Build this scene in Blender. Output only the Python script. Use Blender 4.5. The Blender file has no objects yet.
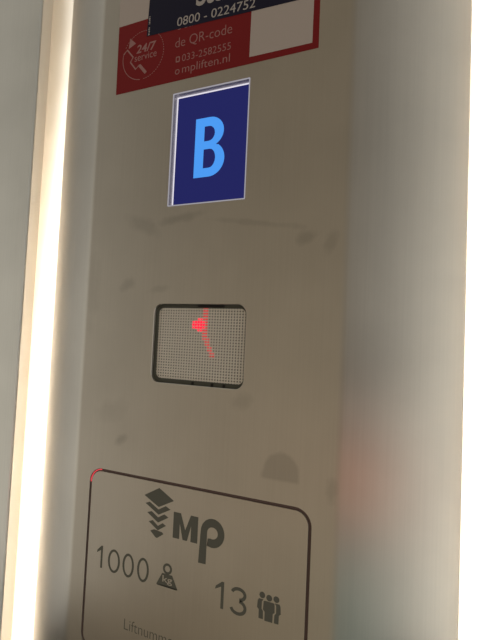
import bpy, bmesh, math
from mathutils import Matrix, Vector

S = bpy.context.scene
COL = S.collection
ZC = 1.35                       # height of the camera above the car floor (m)
D = 0.3125                      # distance of the camera to the panel front (m)
MM = 0.001

# ------------------------------------------------------------------ materials
def new_mat(name):
    m = bpy.data.materials.new(name); m.use_nodes = True
    nt = m.node_tree; nt.nodes.clear()
    out = nt.nodes.new('ShaderNodeOutputMaterial')
    return m, nt, out

def principled(name, col, rough=0.5, metal=0.0, bump=0.0, bscale=200.0, var=0.0, spec=0.5):
    m, nt, out = new_mat(name)
    b = nt.nodes.new('ShaderNodeBsdfPrincipled')
    b.inputs['Base Color'].default_value = (*col, 1)
    b.inputs['Roughness'].default_value = rough
    b.inputs['Metallic'].default_value = metal
    b.inputs['Specular IOR Level'].default_value = spec
    nt.links.new(b.outputs[0], out.inputs[0])
    if var or bump:
        tc = nt.nodes.new('ShaderNodeTexCoord'); n = nt.nodes.new('ShaderNodeTexNoise')
        n.inputs['Scale'].default_value = bscale
        nt.links.new(tc.outputs['Object'], n.inputs['Vector'])
        if var:
            mx = nt.nodes.new('ShaderNodeMix'); mx.data_type = 'RGBA'
            mx.inputs[6].default_value = (*[c*(1-var) for c in col], 1)
            mx.inputs[7].default_value = (*[min(1, c*(1+var)) for c in col], 1)
            nt.links.new(n.outputs['Fac'], mx.inputs[0]); nt.links.new(mx.outputs[2], b.inputs['Base Color'])
        if bump:
            bp = nt.nodes.new('ShaderNodeBump'); bp.inputs['Strength'].default_value = bump
            bp.inputs['Distance'].default_value = 0.0005
            nt.links.new(n.outputs['Fac'], bp.inputs['Height']); nt.links.new(bp.outputs[0], b.inputs['Normal'])
    return m

def emission(name, col, strength):
    m, nt, out = new_mat(name)
    e = nt.nodes.new('ShaderNodeEmission')
    e.inputs[0].default_value = (*col, 1); e.inputs[1].default_value = strength
    nt.links.new(e.outputs[0], out.inputs[0])
    return m

def brushed(name, col, rough, aniso, smudges=(), grain=0.04):
    """vertically brushed steel; smudges = finger marks (x mm, z mm, rx, rz, amount)"""
    m, nt, out = new_mat(name)
    N, L = nt.nodes, nt.links
    b = N.new('ShaderNodeBsdfPrincipled')
    b.inputs['Metallic'].default_value = 1
    b.inputs['Roughness'].default_value = rough
    b.inputs['Anisotropic'].default_value = aniso
    tg = N.new('ShaderNodeTangent'); tg.direction_type = 'UV_MAP'; tg.uv_map = 'UVMap'
    L.new(tg.outputs[0], b.inputs['Tangent'])
    tc = N.new('ShaderNodeTexCoord')
    mp = N.new('ShaderNodeMapping'); mp.inputs['Scale'].default_value = (900, 900, 9)
    L.new(tc.outputs['Object'], mp.inputs[0])
    g = N.new('ShaderNodeTexNoise'); g.inputs['Scale'].default_value = 1; g.inputs['Detail'].default_value = 1
    L.new(mp.outputs[0], g.inputs['Vector'])
    def math_(op, a, bb=None, c=None, clamp=False):
        n = N.new('ShaderNodeMath'); n.operation = op; n.use_clamp = clamp
        for i, v in enumerate((a, bb, c)):
            if v is None: continue
            if isinstance(v, (int, float)): n.inputs[i].default_value = v
            else: L.new(v, n.inputs[i])
        return n.outputs[0]
    # colour factor: grain + clouding + smudges
    cl = N.new('ShaderNodeTexNoise'); cl.inputs['Scale'].default_value = 14; cl.inputs['Detail'].default_value = 4
    L.new(tc.outputs['Object'], cl.inputs['Vector'])
    fac = math_('ADD', math_('MULTIPLY', math_('SUBTRACT', g.outputs['Fac'], .5), grain * 2), 1.0)
    fac = math_('ADD', fac, math_('MULTIPLY', math_('SUBTRACT', cl.outputs['Fac'], .5), 0.24))
    if smudges:
        wob = N.new('ShaderNodeTexNoise'); wob.inputs['Scale'].default_value = 70; wob.inputs['Detail'].default_value = 3
        L.new(tc.outputs['Object'], wob.inputs['Vector'])
        w = math_('MULTIPLY', math_('SUBTRACT', wob.outputs['Fac'], .5), 1.5)
        sx = N.new('ShaderNodeSeparateXYZ'); L.new(tc.outputs['Object'], sx.inputs[0])
        tot = None
        for (x, z, rx, rz, amt, ang, cut) in smudges:
            ca, sa = math.cos(math.radians(ang)), math.sin(math.radians(ang))
            dx = math_('SUBTRACT', sx.outputs[0], x * MM); dz = math_('SUBTRACT', sx.outputs[2], z * MM + ZC)
            u = math_('ADD', math_('MULTIPLY', dx, ca / (rx * MM)), math_('MULTIPLY', dz, sa / (rx * MM)))
            v = math_('ADD', math_('MULTIPLY', dx, -sa / (rz * MM)), math_('MULTIPLY', dz, ca / (rz * MM)))
            r = math_('SQRT', math_('ADD', math_('MULTIPLY', u, u), math_('MULTIPLY', v, v)))
            r = math_('ADD', r, math_('MULTIPLY', w, 0.25 if cut else 1.0))
            edge = 6.0 if cut else 1.6
            k = math_('MULTIPLY', math_('SUBTRACT', 1.0, r), edge, clamp=True)
            if cut:                                     # a print with a straight lower edge
                k = math_('MULTIPLY', k, math_('MULTIPLY', math_('ADD', v, 0.25), 8.0, clamp=True))
            k = math_('MULTIPLY', k, amt)
            tot = k if tot is None else math_('ADD', tot, k)
        fac = math_('MULTIPLY', fac, math_('SUBTRACT', 1.0, tot, clamp=True))
    vm = N.new('ShaderNodeVectorMath'); vm.operation = 'SCALE'; vm.inputs[0].default_value = col
    L.new(fac, vm.inputs['Scale']); L.new(vm.outputs[0], b.inputs['Base Color'])
    rg = math_('ADD', math_('MULTIPLY', math_('SUBTRACT', g.outputs['Fac'], .5), 0.06), rough)
    L.new(rg, b.inputs['Roughness'])
    L.new(b.outputs[0], out.inputs[0])
    return m

SMUDGE = [(-113, -90, 15, 17, .24, 0, True), (-99, 75, 11, 6, .22, 20, False), (-84, 71, 10, 6, .16, 60, False),
          (-205, 96, 26, 5, .22, 8, False), (-252, 44, 10, 7, .20, 30, False), (-251, -83, 9, 5, .25, 25, False),
          (-145, -42, 12, 8, .15, 0, False), (-140, 88, 45, 3, .15, -8, False), (-222, 40, 12, 4, .14, 10, False),
          (-240, 92, 22, 8, .15, -25, False), (-77, -95, 6, 11, .16, 0, False), (-290, 40, 9, 40, .10, 0, False),
          (-262, -60, 22, 10, .10, 15, False)]

M = {}
M['panel'] = brushed('panel_steel', (.64, .60, .545), .30, .85, [(*q[:4], q[4] * .75, *q[5:]) for q in SMUDGE])
M['wall'] = brushed('wall_steel', (.76, .74, .70), .30, .7)
M['plate'] = brushed('plate_steel', (.63, .585, .53), .30, .85)
M['grille'] = principled('grille_metal', (.88, .82, .75), .45, .45)
M['gasket'] = principled('gasket_rubber', (.075, .075, .058), .42)
M['black'] = principled('dark_cavity', (.012, .011, .010), .8)
M['slot'] = principled('slot_trim', (.15, .095, .086), .5)
M['etch'] = principled('etched_print', (.15, .147, .122), .6, .0, spec=.2)
M['red'] = principled('sticker_red', (.235, .015, .017), .55, spec=.15)
M['white'] = principled('sticker_white', (.54, .46, .42), .40, spec=.4)
M['pink'] = principled('sticker_ink', (.40, .20, .19), .45, spec=.3)
M['navy'] = principled('sticker_navy', (.016, .015, .036), .5, spec=.15)
M['ink'] = principled('sticker_numbers', (.48, .43, .41), .45, spec=.3)
M['frame'] = principled('display_frame', (.50, .48, .51), .35, .3)
M['bezel'] = emission('edge_lit_acrylic', (.40, .385, .43), .85)  # backlight leaking through the rim, put in as its own glow
M['screen'] = emission('lcd_background', (.018, .020, .115), 1.0)
M['letter'] = emission('lcd_letter', (.075, .33, .90), 1.0)
M['back'] = emission('lcd_backlight', (.80, .76, .84), 1.0)
M['led_red'] = emission('red_led', (1.0, .012, .045), 1.6)
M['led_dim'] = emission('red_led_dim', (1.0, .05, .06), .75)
M['corner_glow'] = emission('red_reflection_glow', (1.0, .10, .12), .75)  # glow in place of the red light's reflection
M['floor'] = principled('floor_rubber', (.09, .085, .08), .6, bump=.3, bscale=300, var=.2)
M['channel'] = principled('led_channel_white', (.86, .79, .70), .5)

def diffuser_mat():
    m, nt, out = new_mat('frosted_diffuser')
    t = nt.nodes.new('ShaderNodeBsdfTranslucent'); t.inputs[0].default_value = (.86, .82, .76, 1)
    d = nt.nodes.new('ShaderNodeBsdfDiffuse'); d.inputs[0].default_value = (.80, .77, .72, 1)
    mx = nt.nodes.new('ShaderNodeMixShader'); mx.inputs[0].default_value = .35
    nt.links.new(t.outputs[0], mx.inputs[1]); nt.links.new(d.outputs[0], mx.inputs[2])
    nt.links.new(mx.outputs[0], out.inputs[0])
    return m
M['diffuser'] = diffuser_mat()

# ------------------------------------------------------------------ mesh helpers (x, z in mm from the camera foot, y in mm into the wall)
def W(x, y, z): return Vector((x * MM, y * MM, z * MM + ZC))

def link(name, bm, mat, parent=None, smooth=False):
    bmesh.ops.recalc_face_normals(bm, faces=bm.faces[:])
    uv = bm.loops.layers.uv.get('UVMap') or bm.loops.layers.uv.new('UVMap')
    for f in bm.faces:
        f.smooth = smooth
        for l in f.loops:
            l[uv].uv = (l.vert.co.x + l.vert.co.y * .3, l.vert.co.z)
    me = bpy.data.meshes.new(name); bm.to_mesh(me); bm.free()
    o = bpy.data.objects.new(name, me); COL.objects.link(o)
    me.materials.append(mat)
    if parent:
        o.parent = parent
        o.matrix_parent_inverse = Matrix.Translation(-parent.location)
    return o

def thing(name, label, cat, loc, group=None):
    o = bpy.data.objects.new(name, None); COL.objects.link(o)
    o.empty_display_size = .02
    o.location = W(*loc); o['label'] = label; o['category'] = cat
    if group: o['group'] = group
    return o

def tag(o, label, cat, group=None):
    o['label'] = label; o['category'] = cat
    if group: o['group'] = group
    return o

def rrect(x0, x1, z0, z1, r, n=8):
    pts = []
    for cx, cz, a0 in ((x1 - r, z1 - r, 0), (x0 + r, z1 - r, 90), (x0 + r, z0 + r, 180), (x1 - r, z0 + r, 270)):
        for i in range(n + 1):
            a = math.radians(a0 + 90 * i / n)
            pts.append((cx + r * math.cos(a), cz + r * math.sin(a)))
    return pts

def circle(cx, cz, r, n=20, rz=None):
    rz = rz or r
    return [(cx + r * math.cos(2 * math.pi * i / n), cz + rz * math.sin(2 * math.pi * i / n)) for i in range(n)]

def add_solid(bm, loops, y0, y1, sides=True):
    """prism with holes: loops in (x, z) mm, front at y0, back at y1"""
    clean = []
    for lp in loops:
        q = []
        for p in lp:
            if not q or math.hypot(p[0] - q[-1][0], p[1] - q[-1][1]) > 1e-3: q.append(p)
        if math.hypot(q[0][0] - q[-1][0], q[0][1] - q[-1][1]) <= 1e-3: q.pop()
        clean.append(q)
    loops = clean
    def cap(y):
        es, vl = [], []
        for lp in loops:
            vs = [bm.verts.new(W(x, y, z)) for x, z in lp]
            vl.append(vs)
            for i in range(len(vs)):
                es.append(bm.edges.new((vs[i], vs[(i + 1) % len(vs)])))
        bmesh.ops.triangle_fill(bm, use_beauty=True, use_dissolve=False, edges=es)
        return vl
    a = cap(y0)
    if y1 is None: return a
    b = cap(y1)
    for va, vb in zip(a, b):
        for i in range(len(va)):
            j = (i + 1) % len(va)
            bm.faces.new((va[i], va[j], vb[j], vb[i]))
    return a

def solid(name, loops, y0, y1, mat, parent=None):
    bm = bmesh.new(); add_solid(bm, loops, y0, y1)
    return link(name, bm, mat, parent)

def multi(name, shapes, y0, y1, mat, parent=None, post=None):
    bm = bmesh.new()
    for loops in shapes: add_solid(bm, loops, y0, y1)
    if post: post(bm)
    return link(name, bm, mat, parent)

def add_box(bm, x0, x1, y0, y1, z0, z1):
    v = [bm.verts.new(W(x, y, z)) for x in (x0, x1) for y in (y0, y1) for z in (z0, z1)]
    for q in ((0, 1, 3, 2), (4, 6, 7, 5), (0, 4, 5, 1), (2, 3, 7, 6), (0, 2, 6, 4), (1, 5, 7, 3)):
        bm.faces.new([v[i] for i in q])

def box(name, x0, x1, y0, y1, z0, z1, mat, parent=None):
    bm = bmesh.new(); add_box(bm, x0, x1, y0, y1, z0, z1)
    return link(name, bm, mat, parent)

def text(name, s, x0, x1, z0, z1, y0, th, mat, parent, bold=0.0, tilt=0.0, shear=0.0, vertical=False, over=0.0):
    """lettering fitted into the box x0..x1, z0..z1 (mm); tilt in degrees about (x0, z0)"""
    cu = bpy.data.curves.new(name, 'FONT'); cu.body = s; cu.size = 1; cu.offset = bold; cu.shear = shear
    cu.extrude = 0.0; cu.resolution_u = 4
    t = bpy.data.objects.new(name, cu); COL.objects.link(t)
    dg = bpy.context.evaluated_depsgraph_get()
    me = bpy.data.meshes.new_from_object(t.evaluated_get(dg))
    bpy.data.objects.remove(t)
    bm = bmesh.new(); bm.from_mesh(me); bpy.data.meshes.remove(me)
    if vertical:
        for v in bm.verts: v.co = Vector((-v.co.y, v.co.x, 0))
    xs = [v.co.x for v in bm.verts]; ys = [v.co.y for v in bm.verts]
    ax, ay = min(xs), min(ys); sx = (x1 - x0) / (max(xs) - ax); sz = (z1 - z0) / (max(ys) - ay)
    ca, sa = math.cos(math.radians(tilt)), math.sin(math.radians(tilt))
    for v in bm.verts:
        u, w = (v.co.x - ax) * sx, (v.co.y - ay) * sz
        v.co = W(x0 + u * ca - w * sa, y0, z0 + u * sa + w * ca)
    r = bmesh.ops.extrude_face_region(bm, geom=bm.faces[:])
    for e in r['geom']:
        if isinstance(e, bmesh.types.BMVert): e.co.y -= th * MM
    return link(name, bm, mat, parent)

def stroke(pts, w):
    """a polyline in (x, z) turned into an outline of width w"""
    L_, R_ = [], []
    n = len(pts)
    for i, p in enumerate(pts):
        a = Vector(pts[max(0, i - 1)]); b = Vector(pts[min(n - 1, i + 1)])
        d = (b - a).normalized(); q = Vector((-d.y, d.x)) * w / 2
        L_.append((p[0] + q.x, p[1] + q.y)); R_.append((p[0] - q.x, p[1] - q.y))
    return L_ + R_[::-1]

def arc(cx, cz, r, a0, a1, n=24, rz=None):
    rz = rz or r
    return [(cx + r * math.cos(math.radians(a0 + (a1 - a0) * i / n)), cz + rz * math.sin(math.radians(a0 + (a1 - a0) * i / n))) for i in range(n + 1)]

# ------------------------------------------------------------------ the setting: the inside of the lift car
XL, XR = -2200, 1600              # side walls
YB = -1320                      # back wall
Z0, Z1 = -1350, 880             # floor, ceiling
GL, GR = -403.5, 34.0           # the recess that holds the panel and its lights
WY = 23.0                       # plane of the car wall (behind the panel front)

def extrude_profile(bm, prof, z0, z1, closed=True):
    a = [bm.verts.new(W(x, y, z0)) for x, y in prof]; b = [bm.verts.new(W(x, y, z1)) for x, y in prof]
    n = len(prof)
    for i in range(n if closed else n - 1):
        j = (i + 1) % n
        bm.faces.new((a[i], a[j], b[j], b[i]))
    if closed:
        for vs in (a, b):
            es = [bm.edges.get((vs[i], vs[(i + 1) % n])) or bm.edges.new((vs[i], vs[(i + 1) % n])) for i in range(n)]
            bmesh.ops.triangle_fill(bm, use_beauty=True, edges=es)

def struct(name, bm, mat):
    o = link(name, bm, mat); o['kind'] = 'structure'; return o

bm = bmesh.new()
extrude_profile(bm, [(XL, WY), (GL - 1, WY), (GL, WY + 1), (GL, 62), (GR, 62), (GR, WY + 1), (GR + 1, WY), (XR, WY), (XR, 100), (XL, 100)], Z0, Z1)
struct('wall_front', bm, M['wall'])
bm = bmesh.new(); add_box(bm, XL - 40, XR + 40, YB - 40, 100, Z0 - 40, Z0); struct('floor', bm, M['floor'])
# ------------------------------------------------------------------ the steel control panel
FX0, FX1 = -297.0, -73.0        # flat front
EX0, EX1, EY = -369.4, -0.6, 33.0
PZ0, PZ1 = Z0 + 10, Z1 - 10
DISP = (-217.6, -149.0, 106.3, 199.0)
GRI = (-225.0, -143.5, -34.2, 28.3)
PLA = (-280.6, -89.2, -254.0, -108.6)
gl = rrect(*GRI, 7.5); pl = rrect(*PLA, 12.0, 10); dl = rrect(*DISP, .6, 3)
bm = bmesh.new()
T = 2.0
bend = 3.0
def flank(side):
    pts = []
    n = 8
    # rounded bend of the sheet, then the straight slanting flank, then a small return lip
    a0 = math.radians(15)                               # tilt just after the bend
    R = bend / math.tan(a0 / 2)
    for i in range(n + 1):
        t = a0 * i / n
        pts.append((FX1 - bend + R * math.sin(t), R * (1 - math.cos(t))))
    xs, ys = pts[-1]; xe, ye = EX1 - .12, EY - .05
    s0 = math.tan(a0); kq = (ye - ys - s0 * (xe - xs)) / (xe - xs) ** 2
    for i in range(1, 24):
        d = (xe - xs) * i / 24
        pts.append((xs + d, ys + s0 * d + kq * d * d))
    pts.append((EX1 - .12, EY - .05)); pts.append((EX1, EY + .1)); pts.append((EX1 - .15, EY + .3)); pts.append((EX1 - 3.5, EY + .6))
    if side < 0:
        mid = (FX0 + FX1) / 2
        pts = [(2 * mid - x, y) for x, y in pts]
    return pts
fx0, fx1 = FX0 + bend, FX1 - bend
vl = add_solid(bm, [[(fx0, PZ0), (fx1, PZ0), (fx1, PZ1), (fx0, PZ1)], gl, pl, dl], 0, None)
for vs in vl[1:]:                                       # folded rims of the cut-outs
    if vs is vl[1]:                                     # chamfered edge round the grille
        inner = rrect(GRI[0] + .35, GRI[1] - .35, GRI[2] + .35, GRI[3] - .35, 7.15)
        mid = [bm.verts.new(W(x, .3, z)) for x, z in inner]
        for i in range(len(vs)):
            j = (i + 1) % len(vs)
            bm.faces.new((vs[i], vs[j], mid[j], mid[i]))
        vs = mid
    back = [bm.verts.new(v.co + Vector((0, T * MM, 0))) for v in vs]
    for i in range(len(vs)):
        j = (i + 1) % len(vs)
        bm.faces.new((vs[i], vs[j], back[j], back[i]))
flankfaces = []
for side in (1, -1):
    pr = flank(side)
    a = [bm.verts.new(W(x, y, PZ0)) for x, y in pr]; b = [bm.verts.new(W(x, y, PZ1)) for x, y in pr]
    for i in range(len(pr) - 1):
        flankfaces.append(bm.faces.new((a[i], a[i + 1], b[i + 1], b[i])))
bmesh.ops.remove_doubles(bm, verts=bm.verts[:], dist=1e-6)
bmesh.ops.recalc_face_normals(bm, faces=bm.faces[:])
o = link('control_panel', bm, M['panel'])
# front faces must look at the car
me = o.data
if sum(p.normal.y * p.area for p in me.polygons) > 0: me.flip_normals()
me.polygons.foreach_set('use_smooth', [True] * len(me.polygons))
me.set_sharp_from_angle(angle=math.radians(15))
for p in me.polygons:                                   # the flat front stays flat
    if abs(p.normal.y) > .99999: p.use_smooth = False
tag(o, 'brushed stainless steel lift control panel with slanted sides and faint smudges', 'control panel')

# ------------------------------------------------------------------ light strips in the gaps beside the panel
DY = 37.0                       # depth of the frosted covers
def light_strip(x0, x1, panel_side, label, led):
    t = thing('light_strip', label, 'light', ((x0 + x1) / 2, 46, Z0), 'light strips along the control panel')
    z0, z1 = PZ0, PZ1
    lo, hi = (24.6, DY + .5) if panel_side > 0 else (DY + .5, 24.6)   # the wing of the channel along the car wall
    bm = bmesh.new()
    extrude_profile(bm, [(x0 + .1, lo), (x0 + .1, 60), (x1 - .1, 60), (x1 - .1, hi), (x1 - .9, hi), (x1 - .9, 59.2), (x0 + .9, 59.2), (x0 + .9, lo)], z0, z1)
    link('channel', bm, M['channel'], t)
    bm = bmesh.new()
    n = 10; pr = []
    for i in range(n + 1):                              # slightly domed frosted cover
        u = i / n
        xa, xb = (x0 + .92, x1 - .1) if panel_side > 0 else (x0 + .1, x1 - .92)
        pr.append((xa + (xb - xa) * u, DY - 1.0 * math.sin(math.pi * u)))
    a = [bm.verts.new(W(x, y, z0)) for x, y in pr]; b = [bm.verts.new(W(x, y, z1)) for x, y in pr]
    for i in range(n): bm.faces.new((a[i], a[i + 1], b[i + 1], b[i]))
    link('diffuser', bm, M['diffuser'], t, smooth=True)
    for (za, zb, xa, xb, e) in led:                     # the LED tape; stepped output puts the left strip's upward fading into the emission
        m = emission('white_led', (1.0, .955, .85), e)
        bm = bmesh.new()
        v = [bm.verts.new(W(*q)) for q in ((xa - 4, 44, za), (xa + 4, 44, za), (xb + 4, 44, zb), (xb - 4, 44, zb))]
        bm.faces.new(v)
        w = [bm.verts.new(W(*q)) for q in ((xa - 4, 45, za), (xa + 4, 45, za), (xb + 4, 45, zb), (xb - 4, 45, zb))]
        bm.faces.new(w[::-1])
        for i in range(4): bm.faces.new((v[i], w[i], w[(i + 1) % 4], v[(i + 1) % 4]))
        link('led_tape', bm, m, t)
    return t
light_strip(GL, EX0 - .1, 1, 'glowing warm white light strip left of the control panel, beside grey wall',
            [(PZ0, -60, -382, -381, 12), (-60, 20, -381, -380, 11), (20, 80, -380, -379, 9.5), (80, 130, -379, -378, 8), (130, 170, -378, -377, 6.6),
             (170, 210, -377, -376, 5.3), (210, 250, -376, -375.5, 4.2), (250, 300, -375.5, -375, 3.2), (300, PZ1, -375, -375, 2.4)])
light_strip(EX1 + .1, GR, -1, 'blown-out white light strip along the right edge of the control panel',
            [(PZ0, PZ1, 10, 10, 12)])

# ------------------------------------------------------------------ floor display
dx0, dx1, dz0, dz1 = DISP
dsp = thing('floor_display', 'dark blue lit floor display showing letter B, set in the panel', 'display', ((dx0 + dx1) / 2, 6, dz0))
dy = 5.0
solid('frame', [rrect(dx0 + .1, dx1 - .1, dz0 + .1, dz1 - .1, .6, 3), rrect(dx0 + 1.1, dx1 - 1.1, dz0 + 1.1, dz1 - 1.1, .4, 3)], .3, dy + 2, M['frame'], dsp)
solid('bezel', [rrect(dx0 + .05, dx1 - .05, dz0 + .05, dz1 - .05, .6, 3), rrect(dx0 + .85, dx1 - .85, dz0 + .85, dz1 - .85, .5, 3)], -.15, .28, M['bezel'], dsp)
solid('backlight_edge', [rrect(dx0 + 1.1, dx1 - 1.1, dz0 + 1.1, dz1 - 1.1, .4, 3), rrect(dx0 + 2.1, dx1 - 2.1, dz0 + 2.1, dz1 - 2.1, .3, 3)], dy - .2, dy + 1.6, M['back'], dsp)
solid('screen', [rrect(dx0 + 2.1, dx1 - 2.1, dz0 + 2.1, dz1 - 2.1, .3, 3)], dy, dy + 1.5, M['screen'], dsp)
k = 1 + (dy - .1) / 312.5
def letter_b(x0, x1, z0, z1):
    w, h = x1 - x0, z1 - z0; s = .305 * w; st = .148 * h
    mid = z0 + .535 * h
    def P_(lst): return lst
    zw = z0 + .525 * h                                  # the waist between the bowls
    out = [(x0, z0), (x0 + .50 * w, z0)]
    out += arc(x0 + .50 * w, z0 + .285 * h, .50 * w, -80, 55, 14, .285 * h)
    out += [(x0 + .70 * w, zw)]
    out += arc(x0 + .48 * w, z1 - .25 * h, .465 * w, -45, 80, 14, .25 * h)
    out += [(x0 + .48 * w, z1), (x0, z1)]
    def hole(a0, a1, xr):
        r = .5 * (a1 - a0)
        return [(x0 + s, a0), (xr - .2 * w, a0)] + arc(xr - .2 * w, (a0 + a1) / 2, .2 * w, -90, 90, 10, r) + [(x0 + s, a1)]
    return [out, hole(z0 + st, z0 + .465 * h, x0 + .70 * w), hole(z0 + .60 * h, z1 - st, x0 + .655 * w)]
bx0, bx1, bz0, bz1 = [v * k for v in (-194.6, -168.0, 126.9, 174.0)]
solid('letter', letter_b(bx0, bx1, bz0, bz1), dy - .1, dy - .02, M['letter'], dsp)

# ------------------------------------------------------------------ perforated speaker grille with the red direction light behind it
gx0, gx1, gz0, gz1 = GRI
gr = thing('speaker_grille', 'square perforated metal grille with rounded corners and a red light behind it', 'grille', ((gx0 + gx1) / 2, 6, gz0))
solid('gasket', [rrect(gx0 + .4, gx1 - .4, gz0 + .4, gz1 - .4, 7.1), rrect(gx0 + 2.6, gx1 - 1.5, gz0 + 3.6, gz1 - 3.0, 5.0)], 2.6, 5.6, M['gasket'], gr)
def perforated():
    bm = bmesh.new()
    ax0, ax1, az0, az1 = gx0 + 1.4, gx1 - 1.0, gz0 + 2.4, gz1 - 1.8
    nx, nz = 34, 27
    cw, ch = (ax1 - ax0) / nx, (az1 - az0) / nz
    r = .30 * min(cw, ch) * 1.0
    cache = {}
    def vert(x, z, y):
        key = (round(x, 4), round(z, 4), y)
        if key not in cache: cache[key] = bm.verts.new(W(x, y, z))
        return cache[key]
    y0, y1 = 3.4, 4.2
    for i in range(nx):
        for j in range(nz):
            x0, z0 = ax0 + i * cw, az0 + j * ch
            cx, cz = x0 + cw / 2, z0 + ch / 2
            cor = [(x0 + cw, z0 + ch), (x0, z0 + ch), (x0, z0), (x0 + cw, z0)]
            hf = [bm.verts.new(W(cx + r * math.cos(math.radians(22.5 + 45 * q)), y0, cz + r * math.sin(math.radians(22.5 + 45 * q)))) for q in range(8)]
            hb = [bm.verts.new(v.co + Vector((0, (y1 - y0) * MM, 0))) for v in hf]
            cv = [vert(x, z, y0) for x, z in cor]
            for q in range(4):
                a, b = 2 * q, 2 * q + 1                 # hole vertices on either side of the corner's diagonal
                bm.faces.new((cv[q], hf[b], hf[a]))
                nb = (2 * q + 2) % 8
                bm.faces.new((cv[q], cv[(q + 1) % 4], hf[nb], hf[b]))
            for q in range(8):
                bm.faces.new((hf[q], hf[(q + 1) % 8], hb[(q + 1) % 8], hb[q]))
    bmesh.ops.recalc_face_normals(bm, faces=bm.faces[:])
    return bm
link('perforated_plate', perforated(), M['grille'], gr)
solid('backing', [rrect(gx0 + .4, gx1 - .4, gz0 + .4, gz1 - .4, 7)], 7.0, 8.0, M['black'], gr)
for (pa, pb) in ((-188.5, -186.5), (-171.5, -169.5), (-161.5, -159.5)):
    solid('clip', [[(pa, gz0 + .3), (pb, gz0 + .3), (pb, gz0 + 2.9), (pa, gz0 + 2.9)]], 2.2, 2.58, M['black'], gr)
solid('clip', [rrect(-186, -163, gz1 - 2.4, gz1 - .4, .8)], 2.2, 2.58, M['black'], gr)
kk = 1 + 4 / 312.5
ax0, ax1, az0, az1 = gx0 + 1.4, gx1 - 1.0, gz0 + 2.4, gz1 - 1.8
cw, ch = (ax1 - ax0) / 34, (az1 - az0) / 27
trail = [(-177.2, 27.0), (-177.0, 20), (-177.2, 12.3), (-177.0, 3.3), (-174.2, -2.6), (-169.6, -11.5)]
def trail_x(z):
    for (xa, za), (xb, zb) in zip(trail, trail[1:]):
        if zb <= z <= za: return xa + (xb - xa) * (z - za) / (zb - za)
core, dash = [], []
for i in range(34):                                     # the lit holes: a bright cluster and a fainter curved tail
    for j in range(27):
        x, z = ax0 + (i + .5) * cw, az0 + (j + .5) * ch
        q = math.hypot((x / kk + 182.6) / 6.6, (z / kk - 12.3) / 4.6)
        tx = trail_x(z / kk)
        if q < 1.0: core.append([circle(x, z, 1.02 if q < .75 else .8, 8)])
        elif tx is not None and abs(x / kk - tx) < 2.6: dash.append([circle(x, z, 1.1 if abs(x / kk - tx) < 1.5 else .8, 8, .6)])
ind = multi('indicator_light', core, 3.2, 3.38, M['led_red'], gr); ind['label'] = 'red glowing spot on the grille'
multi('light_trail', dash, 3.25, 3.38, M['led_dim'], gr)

# ------------------------------------------------------------------ capacity plate
px0, px1, pz0, pz1 = PLA
cp = thing('capacity_plate', 'rounded steel capacity plate marked 1000 kg and 13 persons, below the grille', 'plate', ((px0 + px1) / 2, 2, pz0))
SW = 2.3
solid('plate_face', [rrect(px0 + SW, px1 - SW, pz0 + SW, pz1 - SW, 12 - SW, 10)], .05, 3.0, M['plate'], cp)
solid('gap_trim', [rrect(px0 + .1, px1 - .1, pz0 + .1, pz1 - .1, 11.9, 10), rrect(px0 + SW - .1, px1 - SW + .1, pz0 + SW - .1, pz1 - SW + .1, 12 - SW + .1, 10)], 1.0, 3.0, M['slot'], cp)
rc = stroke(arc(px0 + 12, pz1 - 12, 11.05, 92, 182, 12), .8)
ind = solid('corner_reflection', [rc], .45, .95, M['corner_glow'], cp); ind['label'] = 'red reflection in the upper left corner of the gap'  # emissive arc added to imitate the red light reflecting in the gap
eY, eT = .05, .06
def etch(name, shapes): return multi(name, shapes, eY - eT, eY - .005, M['etch'], cp)
etch('logo_diamond', [[[(-224.6, -122.3), (-211.0, -114.7), (-197.2, -122.2), (-210.7, -129.2)]]])
etch('logo_chevron', [[[(-223.2, -128.2), (-219.3, -126.6), (-210.8, -131.0), (-204.3, -127.3), (-199.8, -129.2), (-210.5, -134.9)]],])
etch('logo_chevron', [[[(-221.2, -134.9), (-217.0, -133.4), (-210.8, -137.0), (-205.3, -133.7), (-201.3, -135.4), (-210.6, -140.9)]]])
etch('logo_chevron', [[[(-219.3, -141.5), (-215.6, -140.0), (-210.6, -143.4), (-206.4, -140.5), (-203.2, -142.0), (-210.6, -146.8)]]])
etch('logo_chevron', [[[(-217.4, -148.2), (-214.0, -146.6), (-206.4, -147.4), (-205.2, -148.6), (-210.8, -152.6), (-212.6, -152.2)]]])
def letter_m(x0, x1, z0, z1):
    w = x1 - x0; s = .27 * w; m = (x0 + x1) / 2
    return [(x0, z0), (x0 + s, z0), (x0 + s, z0 + 11.5), (m - 1.9, z0 + .0), (m + 1.9, z0 + .0), (x1 - s, z0 + 11.5), (x1 - s, z0), (x1, z0), (x1, z1), (x1 - 6.4, z1), (m, z0 + 7.5), (x0 + 6.4, z1), (x0, z1)]
etch('logo_letter', [[letter_m(-196.8, -175.3, -149.2, -130.0)]])
def letter_p():
    cx, cz = -163.0, -139.2
    o_ = arc(cx, cz, 9.8, 178, -115, 30, 10.3)
    i_ = arc(cx, cz, 4.4, -120, 180, 26, 4.2)
    return [[(-173.8, -162.4)] + [(-172.8, -139.0)] + o_ + [(cx - 3.6, -149.3), (cx - 3.6, -143.4)] + i_[1:] + [(-167.4, -162.2)]]
etch('logo_letter', [letter_p()])
def zero(x0, x1, z0, z1, s):
    cx, cz = (x0 + x1) / 2, (z0 + z1) / 2
    return [circle(cx, cz, (x1 - x0) / 2, 28, (z1 - z0) / 2), circle(cx, cz, (x1 - x0) / 2 - s, 28, (z1 - z0) / 2 - s)]
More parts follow.
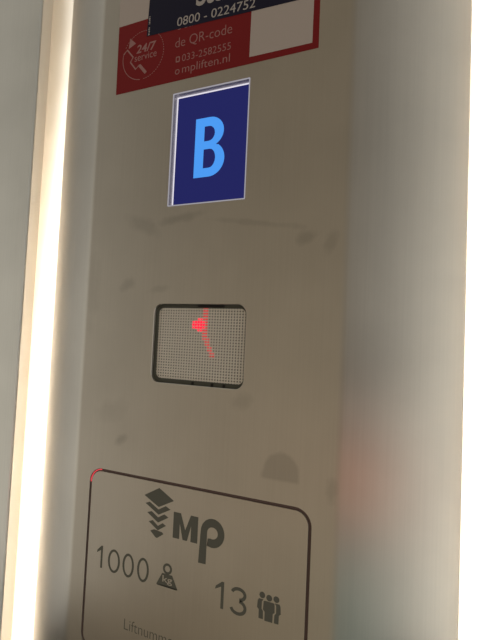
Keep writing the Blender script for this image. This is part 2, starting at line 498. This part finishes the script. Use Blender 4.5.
def one(x0, x1, z0, z1, s):
    return [[(x1 - s, z0), (x1, z0), (x1, z1), (x1 - s * .8, z1), (x0 + .5, z1 - 3.9), (x0, z1 - 6.2), (x1 - s, z1 - 3.6)]]
def three(x0, x1, z0, z1, s):
    cx = (x0 + x1) / 2 - .2; h = z1 - z0; r1 = .255 * h - s / 2; r2 = .285 * h - s / 2
    rx = (x1 - x0) / 2 - s / 2
    top = arc(cx, z1 - s / 2 - r1, rx * .92, 165, -80, 22, r1)
    bot = arc(cx, z0 + s / 2 + r2, rx, 80, -165, 24, r2)
    return [[stroke(top, s)], [stroke(bot, s)]]
etch('load_number', [one(-268.7, -262.6, -187.6, -170.0, 1.9)] + [zero(a, b, -188.6, -170.2, 1.9) for a, b in ((-256.9, -244.8), (-242.2, -231.0), (-227.9, -216.7))])
etch('person_number', [one(-158.8, -151.6, -189.8, -171.0, 2.3)] + three(-146.6, -133.3, -190.8, -171.6, 2.3))
text('lettering', 'Liftnummer', -237.4, -187.8, -228.4, -220.2, eY - .005, eT, M['etch'], cp, bold=-.012)
wt = etch('weight_symbol', [[rrect(-208.6, -190.8, -187.0, -186.0, .4, 2)],
     [[(-209.4, -186.4), (-190.2, -186.6), (-195.4, -177.2), (-204.4, -177.2)]],
     [circle(-199.9, -173.3, 4.1, 24), circle(-199.9, -173.3, 2.3, 20)]])
text('symbol_lettering', 'kg', -204.0, -195.2, -185.0, -178.6, eY - eT - .002, .03, M['plate'], cp, bold=.01)
def person_icon(cx, dz, side):
    z = dz
    head = circle(cx, z - 2.3, 2.15, 18)
    if side == 0:
        body = [(cx - 4.0, z - 5.2), (cx - 3.2, z - 4.8), (cx + 3.2, z - 4.8), (cx + 4.0, z - 5.2), (cx + 4.3, z - 11), (cx + 3.0, z - 12), (cx + 2.9, z - 18.0), (cx - 2.9, z - 18.0), (cx - 3.0, z - 12), (cx - 4.3, z - 11)]
    else:
        s = side
        body = [(cx + s * (-1.0), z - 5.0), (cx + s * 2.4, z - 5.0), (cx + s * 3.2, z - 6.5), (cx + s * 3.5, z - 11.2), (cx + s * 2.2, z - 12.4), (cx + s * 2.1, z - 18.2), (cx + s * (-1.2), z - 18.2), (cx + s * (-1.0), z - 12.8), (cx + s * 0.1, z - 11.4), (cx + s * 0.0, z - 6.6)]
    return [[head], [body]]
etch('person_symbol', person_icon(-122.2, -169.8, -1))
etch('person_symbol', person_icon(-117.0, -170.6, 0))
etch('person_symbol', person_icon(-111.8, -170.2, 1))

# ------------------------------------------------------------------ stickers
rs = thing('information_sticker', 'red and white service sticker with 24/7 sign, above the floor display', 'sticker', (-187, 0, 209))
solid('sheet', [[(-277.0, 209.2), (-97.0, 209.6), (-97.4, 330), (-278.4, 330)]], -.12, -.005, M['red'], rs)
solid('white_band', [[(-277.9, 269.7), (-101.0, 269.9), (-101.0, 329.5), (-278.3, 329.5)]], -.16, -.125, M['white'], rs)
solid('white_square', [[(-150.7, 214.7), (-101.7, 214.3), (-101.6, 263.6), (-150.4, 263.9)]], -.16, -.125, M['white'], rs)
sy, st_ = -.125, .03
text('lettering', 'de QR-code', -218.0, -166.4, 235.9, 245.4, sy, st_, M['pink'], rs, bold=-.012)
text('lettering', 'Scan', -217.0, -196.0, 252.2, 261, sy, st_, M['pink'], rs, bold=-.012)
text('phone_number', '033-2582555', -210.8, -166.8, 224.6, 230.4, sy, st_, M['pink'], rs, bold=-.012)
text('web_address', 'mpliften.nl', -210.2, -167.2, 212.8, 221.6, sy, st_, M['pink'], rs, bold=-.008)
solid('phone_icon', [rrect(-216.8, -213.0, 224.8, 229.6, .8), rrect(-216.0, -213.8, 225.8, 228.8, .4)], sy - st_, sy, M['pink'], rs)
solid('web_icon', [circle(-214.8, 216.8, 2.2), circle(-214.8, 216.8, 1.5)], sy - st_, sy, M['pink'], rs)
text('service_hours', '24/7', -257.4, -237.3, 241.3, 248.7, sy, st_, M['pink'], rs, bold=.018, shear=.12)
text('lettering', 'service', -258.8, -236.3, 234.6, 240.4, sy, st_, M['pink'], rs, bold=-.006, tilt=1)
ccx, ccz, crr = -250.4, 239.0, 21.0
ring = [[stroke(arc(ccx, ccz, crr, 168, 265, 18), .55)]]
a = 30
for a0 in range(-85, 150, 6):
    ring.append([stroke(arc(ccx, ccz, crr, a0, a0 + 3.2, 2), .55)])
multi('ring', ring, sy - st_, sy, M['pink'], rs)
solid('arrow', [[(-264.9, 256.6), (-258.4, 250.8), (-265.9, 247.6)]], sy - st_, sy, M['pink'], rs)
hs = [[stroke([(-270.9, 243.6), (-267.3, 247.0), (-260.6, 239.2), (-263.2, 235.2), (-257.3, 228.0), (-253.6, 230.9), (-249.8, 226.6)], 1.3)],
      [stroke([(-253.4, 230.6), (-246.4, 222.7)], 2.6)]]
multi('handset', hs[:1], sy - st_, sy, M['pink'], rs)
multi('handset', hs[1:], sy - st_ - .01, sy, M['pink'], rs)

bs = thing('phone_sticker', 'dark navy sticker with white 0800 phone number, over the red sticker', 'sticker', (-180, 0, 252))
solid('sheet', [[(-247.4, 254.2), (-107.0, 248.6), (-104.6, 330), (-244.6, 334)]], -.30, -.161, M['navy'], bs)
TL = -2.1
text('phone_number', '0800 - 0224752', -217.4, -147.6, 255.2, 262.6, -.301, .03, M['ink'], bs, bold=0, tilt=TL)
text('lettering', 'Storing', -200.5, -142.0, 262.2, 284.5, -.301, .03, M['ink'], bs, bold=.03, tilt=TL)
marks = []
zz = 254.8
for k_, h_ in enumerate((1.2, .8, 1.5, .9, 1.1, 1.9, .8, 1.2, 1.0, 1.6, .9)):    # print too small to read
    if k_ != 5: marks.append([[(-246.0 + .2 * (k_ % 3), zz), (-244.5, zz), (-244.5, zz + h_ * .8), (-246.0 + .2 * (k_ % 3), zz + h_ * .8)]])
    zz += h_ + .35
multi('small_print', marks, -.331, -.301, M['ink'], bs)

# ------------------------------------------------------------------ world, camera, view
# made-up surroundings for the unseen lobby, brightness by direction shaped for the steel's reflections
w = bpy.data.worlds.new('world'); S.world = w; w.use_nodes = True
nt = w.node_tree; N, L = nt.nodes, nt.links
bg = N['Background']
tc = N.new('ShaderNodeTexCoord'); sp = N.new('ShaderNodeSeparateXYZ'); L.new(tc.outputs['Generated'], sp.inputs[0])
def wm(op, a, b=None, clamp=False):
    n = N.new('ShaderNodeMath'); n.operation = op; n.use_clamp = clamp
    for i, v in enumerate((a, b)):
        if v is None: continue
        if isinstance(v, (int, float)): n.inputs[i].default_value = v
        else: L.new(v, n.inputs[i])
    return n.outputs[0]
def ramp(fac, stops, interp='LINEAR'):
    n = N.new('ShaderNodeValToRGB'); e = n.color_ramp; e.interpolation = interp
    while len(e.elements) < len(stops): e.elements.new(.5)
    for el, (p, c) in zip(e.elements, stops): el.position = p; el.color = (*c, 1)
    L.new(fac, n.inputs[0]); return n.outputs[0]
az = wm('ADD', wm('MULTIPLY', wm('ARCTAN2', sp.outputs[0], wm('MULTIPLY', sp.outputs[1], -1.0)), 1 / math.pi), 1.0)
az = wm('MULTIPLY', az, .5)                              # 0.5 = straight back from the wall, +-0.5 per 180 degrees
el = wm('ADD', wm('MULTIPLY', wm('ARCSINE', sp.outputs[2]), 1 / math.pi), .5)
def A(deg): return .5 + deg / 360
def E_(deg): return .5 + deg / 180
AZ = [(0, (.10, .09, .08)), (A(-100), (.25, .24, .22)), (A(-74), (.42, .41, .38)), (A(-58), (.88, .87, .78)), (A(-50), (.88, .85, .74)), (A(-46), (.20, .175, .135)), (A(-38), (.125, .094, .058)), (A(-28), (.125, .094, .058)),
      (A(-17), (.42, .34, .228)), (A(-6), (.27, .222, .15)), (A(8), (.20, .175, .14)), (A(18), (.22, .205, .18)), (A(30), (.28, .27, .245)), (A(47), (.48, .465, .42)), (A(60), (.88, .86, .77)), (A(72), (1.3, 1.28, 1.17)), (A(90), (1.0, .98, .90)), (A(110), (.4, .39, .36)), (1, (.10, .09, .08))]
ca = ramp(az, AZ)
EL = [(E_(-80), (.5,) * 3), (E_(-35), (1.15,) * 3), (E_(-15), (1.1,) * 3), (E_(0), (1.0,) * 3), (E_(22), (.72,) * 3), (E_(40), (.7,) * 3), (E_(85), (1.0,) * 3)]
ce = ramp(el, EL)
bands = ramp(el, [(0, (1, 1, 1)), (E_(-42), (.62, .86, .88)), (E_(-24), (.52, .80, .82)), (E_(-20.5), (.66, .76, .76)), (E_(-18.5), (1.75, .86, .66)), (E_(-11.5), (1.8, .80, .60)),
                  (E_(-10.5), (.66, .62, .64)), (E_(-9), (.72, .66, .66)), (E_(-8.2), (1.15, .86, .80)), (E_(-6), (1.05, .84, .78)), (E_(-5), (.40, .41, .43)), (E_(1), (.52, .53, .55)), (E_(5), (1, 1, 1))])  # coloured bands added for the right flank to mirror
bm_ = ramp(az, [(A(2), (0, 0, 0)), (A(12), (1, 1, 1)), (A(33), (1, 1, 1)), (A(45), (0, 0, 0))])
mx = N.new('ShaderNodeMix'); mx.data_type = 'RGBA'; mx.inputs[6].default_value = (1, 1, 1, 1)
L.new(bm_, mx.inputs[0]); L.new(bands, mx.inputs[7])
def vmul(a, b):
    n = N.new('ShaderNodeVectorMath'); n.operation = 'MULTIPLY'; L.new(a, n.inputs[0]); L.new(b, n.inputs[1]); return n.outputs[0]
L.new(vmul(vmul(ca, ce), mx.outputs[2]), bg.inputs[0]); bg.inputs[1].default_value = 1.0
cam = bpy.data.cameras.new('camera'); co = bpy.data.objects.new('camera', cam); COL.objects.link(co)
yaw, tilt, roll, f = math.radians(-25.427), math.radians(2.764), math.radians(2.59), 474.506
F = Vector((math.sin(yaw) * math.cos(tilt), math.cos(yaw) * math.cos(tilt), math.sin(tilt)))
r0 = Vector((math.cos(yaw), -math.sin(yaw), 0)); u0 = r0.cross(F)
R = math.cos(roll) * r0 + math.sin(roll) * u0; U = -math.sin(roll) * r0 + math.cos(roll) * u0
mat = Matrix(((R.x, U.x, -F.x, 0), (R.y, U.y, -F.y, -D), (R.z, U.z, -F.z, ZC), (0, 0, 0, 1)))
co.matrix_world = mat
cam.sensor_fit = 'VERTICAL'; cam.sensor_height = 24; cam.lens = f / 640 * 24
cam.clip_start = .01
S.camera = co
S.view_settings.view_transform = 'Standard'; S.view_settings.look = 'None'
S.view_settings.gamma = 1; S.view_settings.exposure = 0; S.view_settings.use_curve_mapping = False
S.cycles.max_bounces = 10; S.cycles.diffuse_bounces = 6; S.cycles.glossy_bounces = 6
S.cycles.use_denoising = True
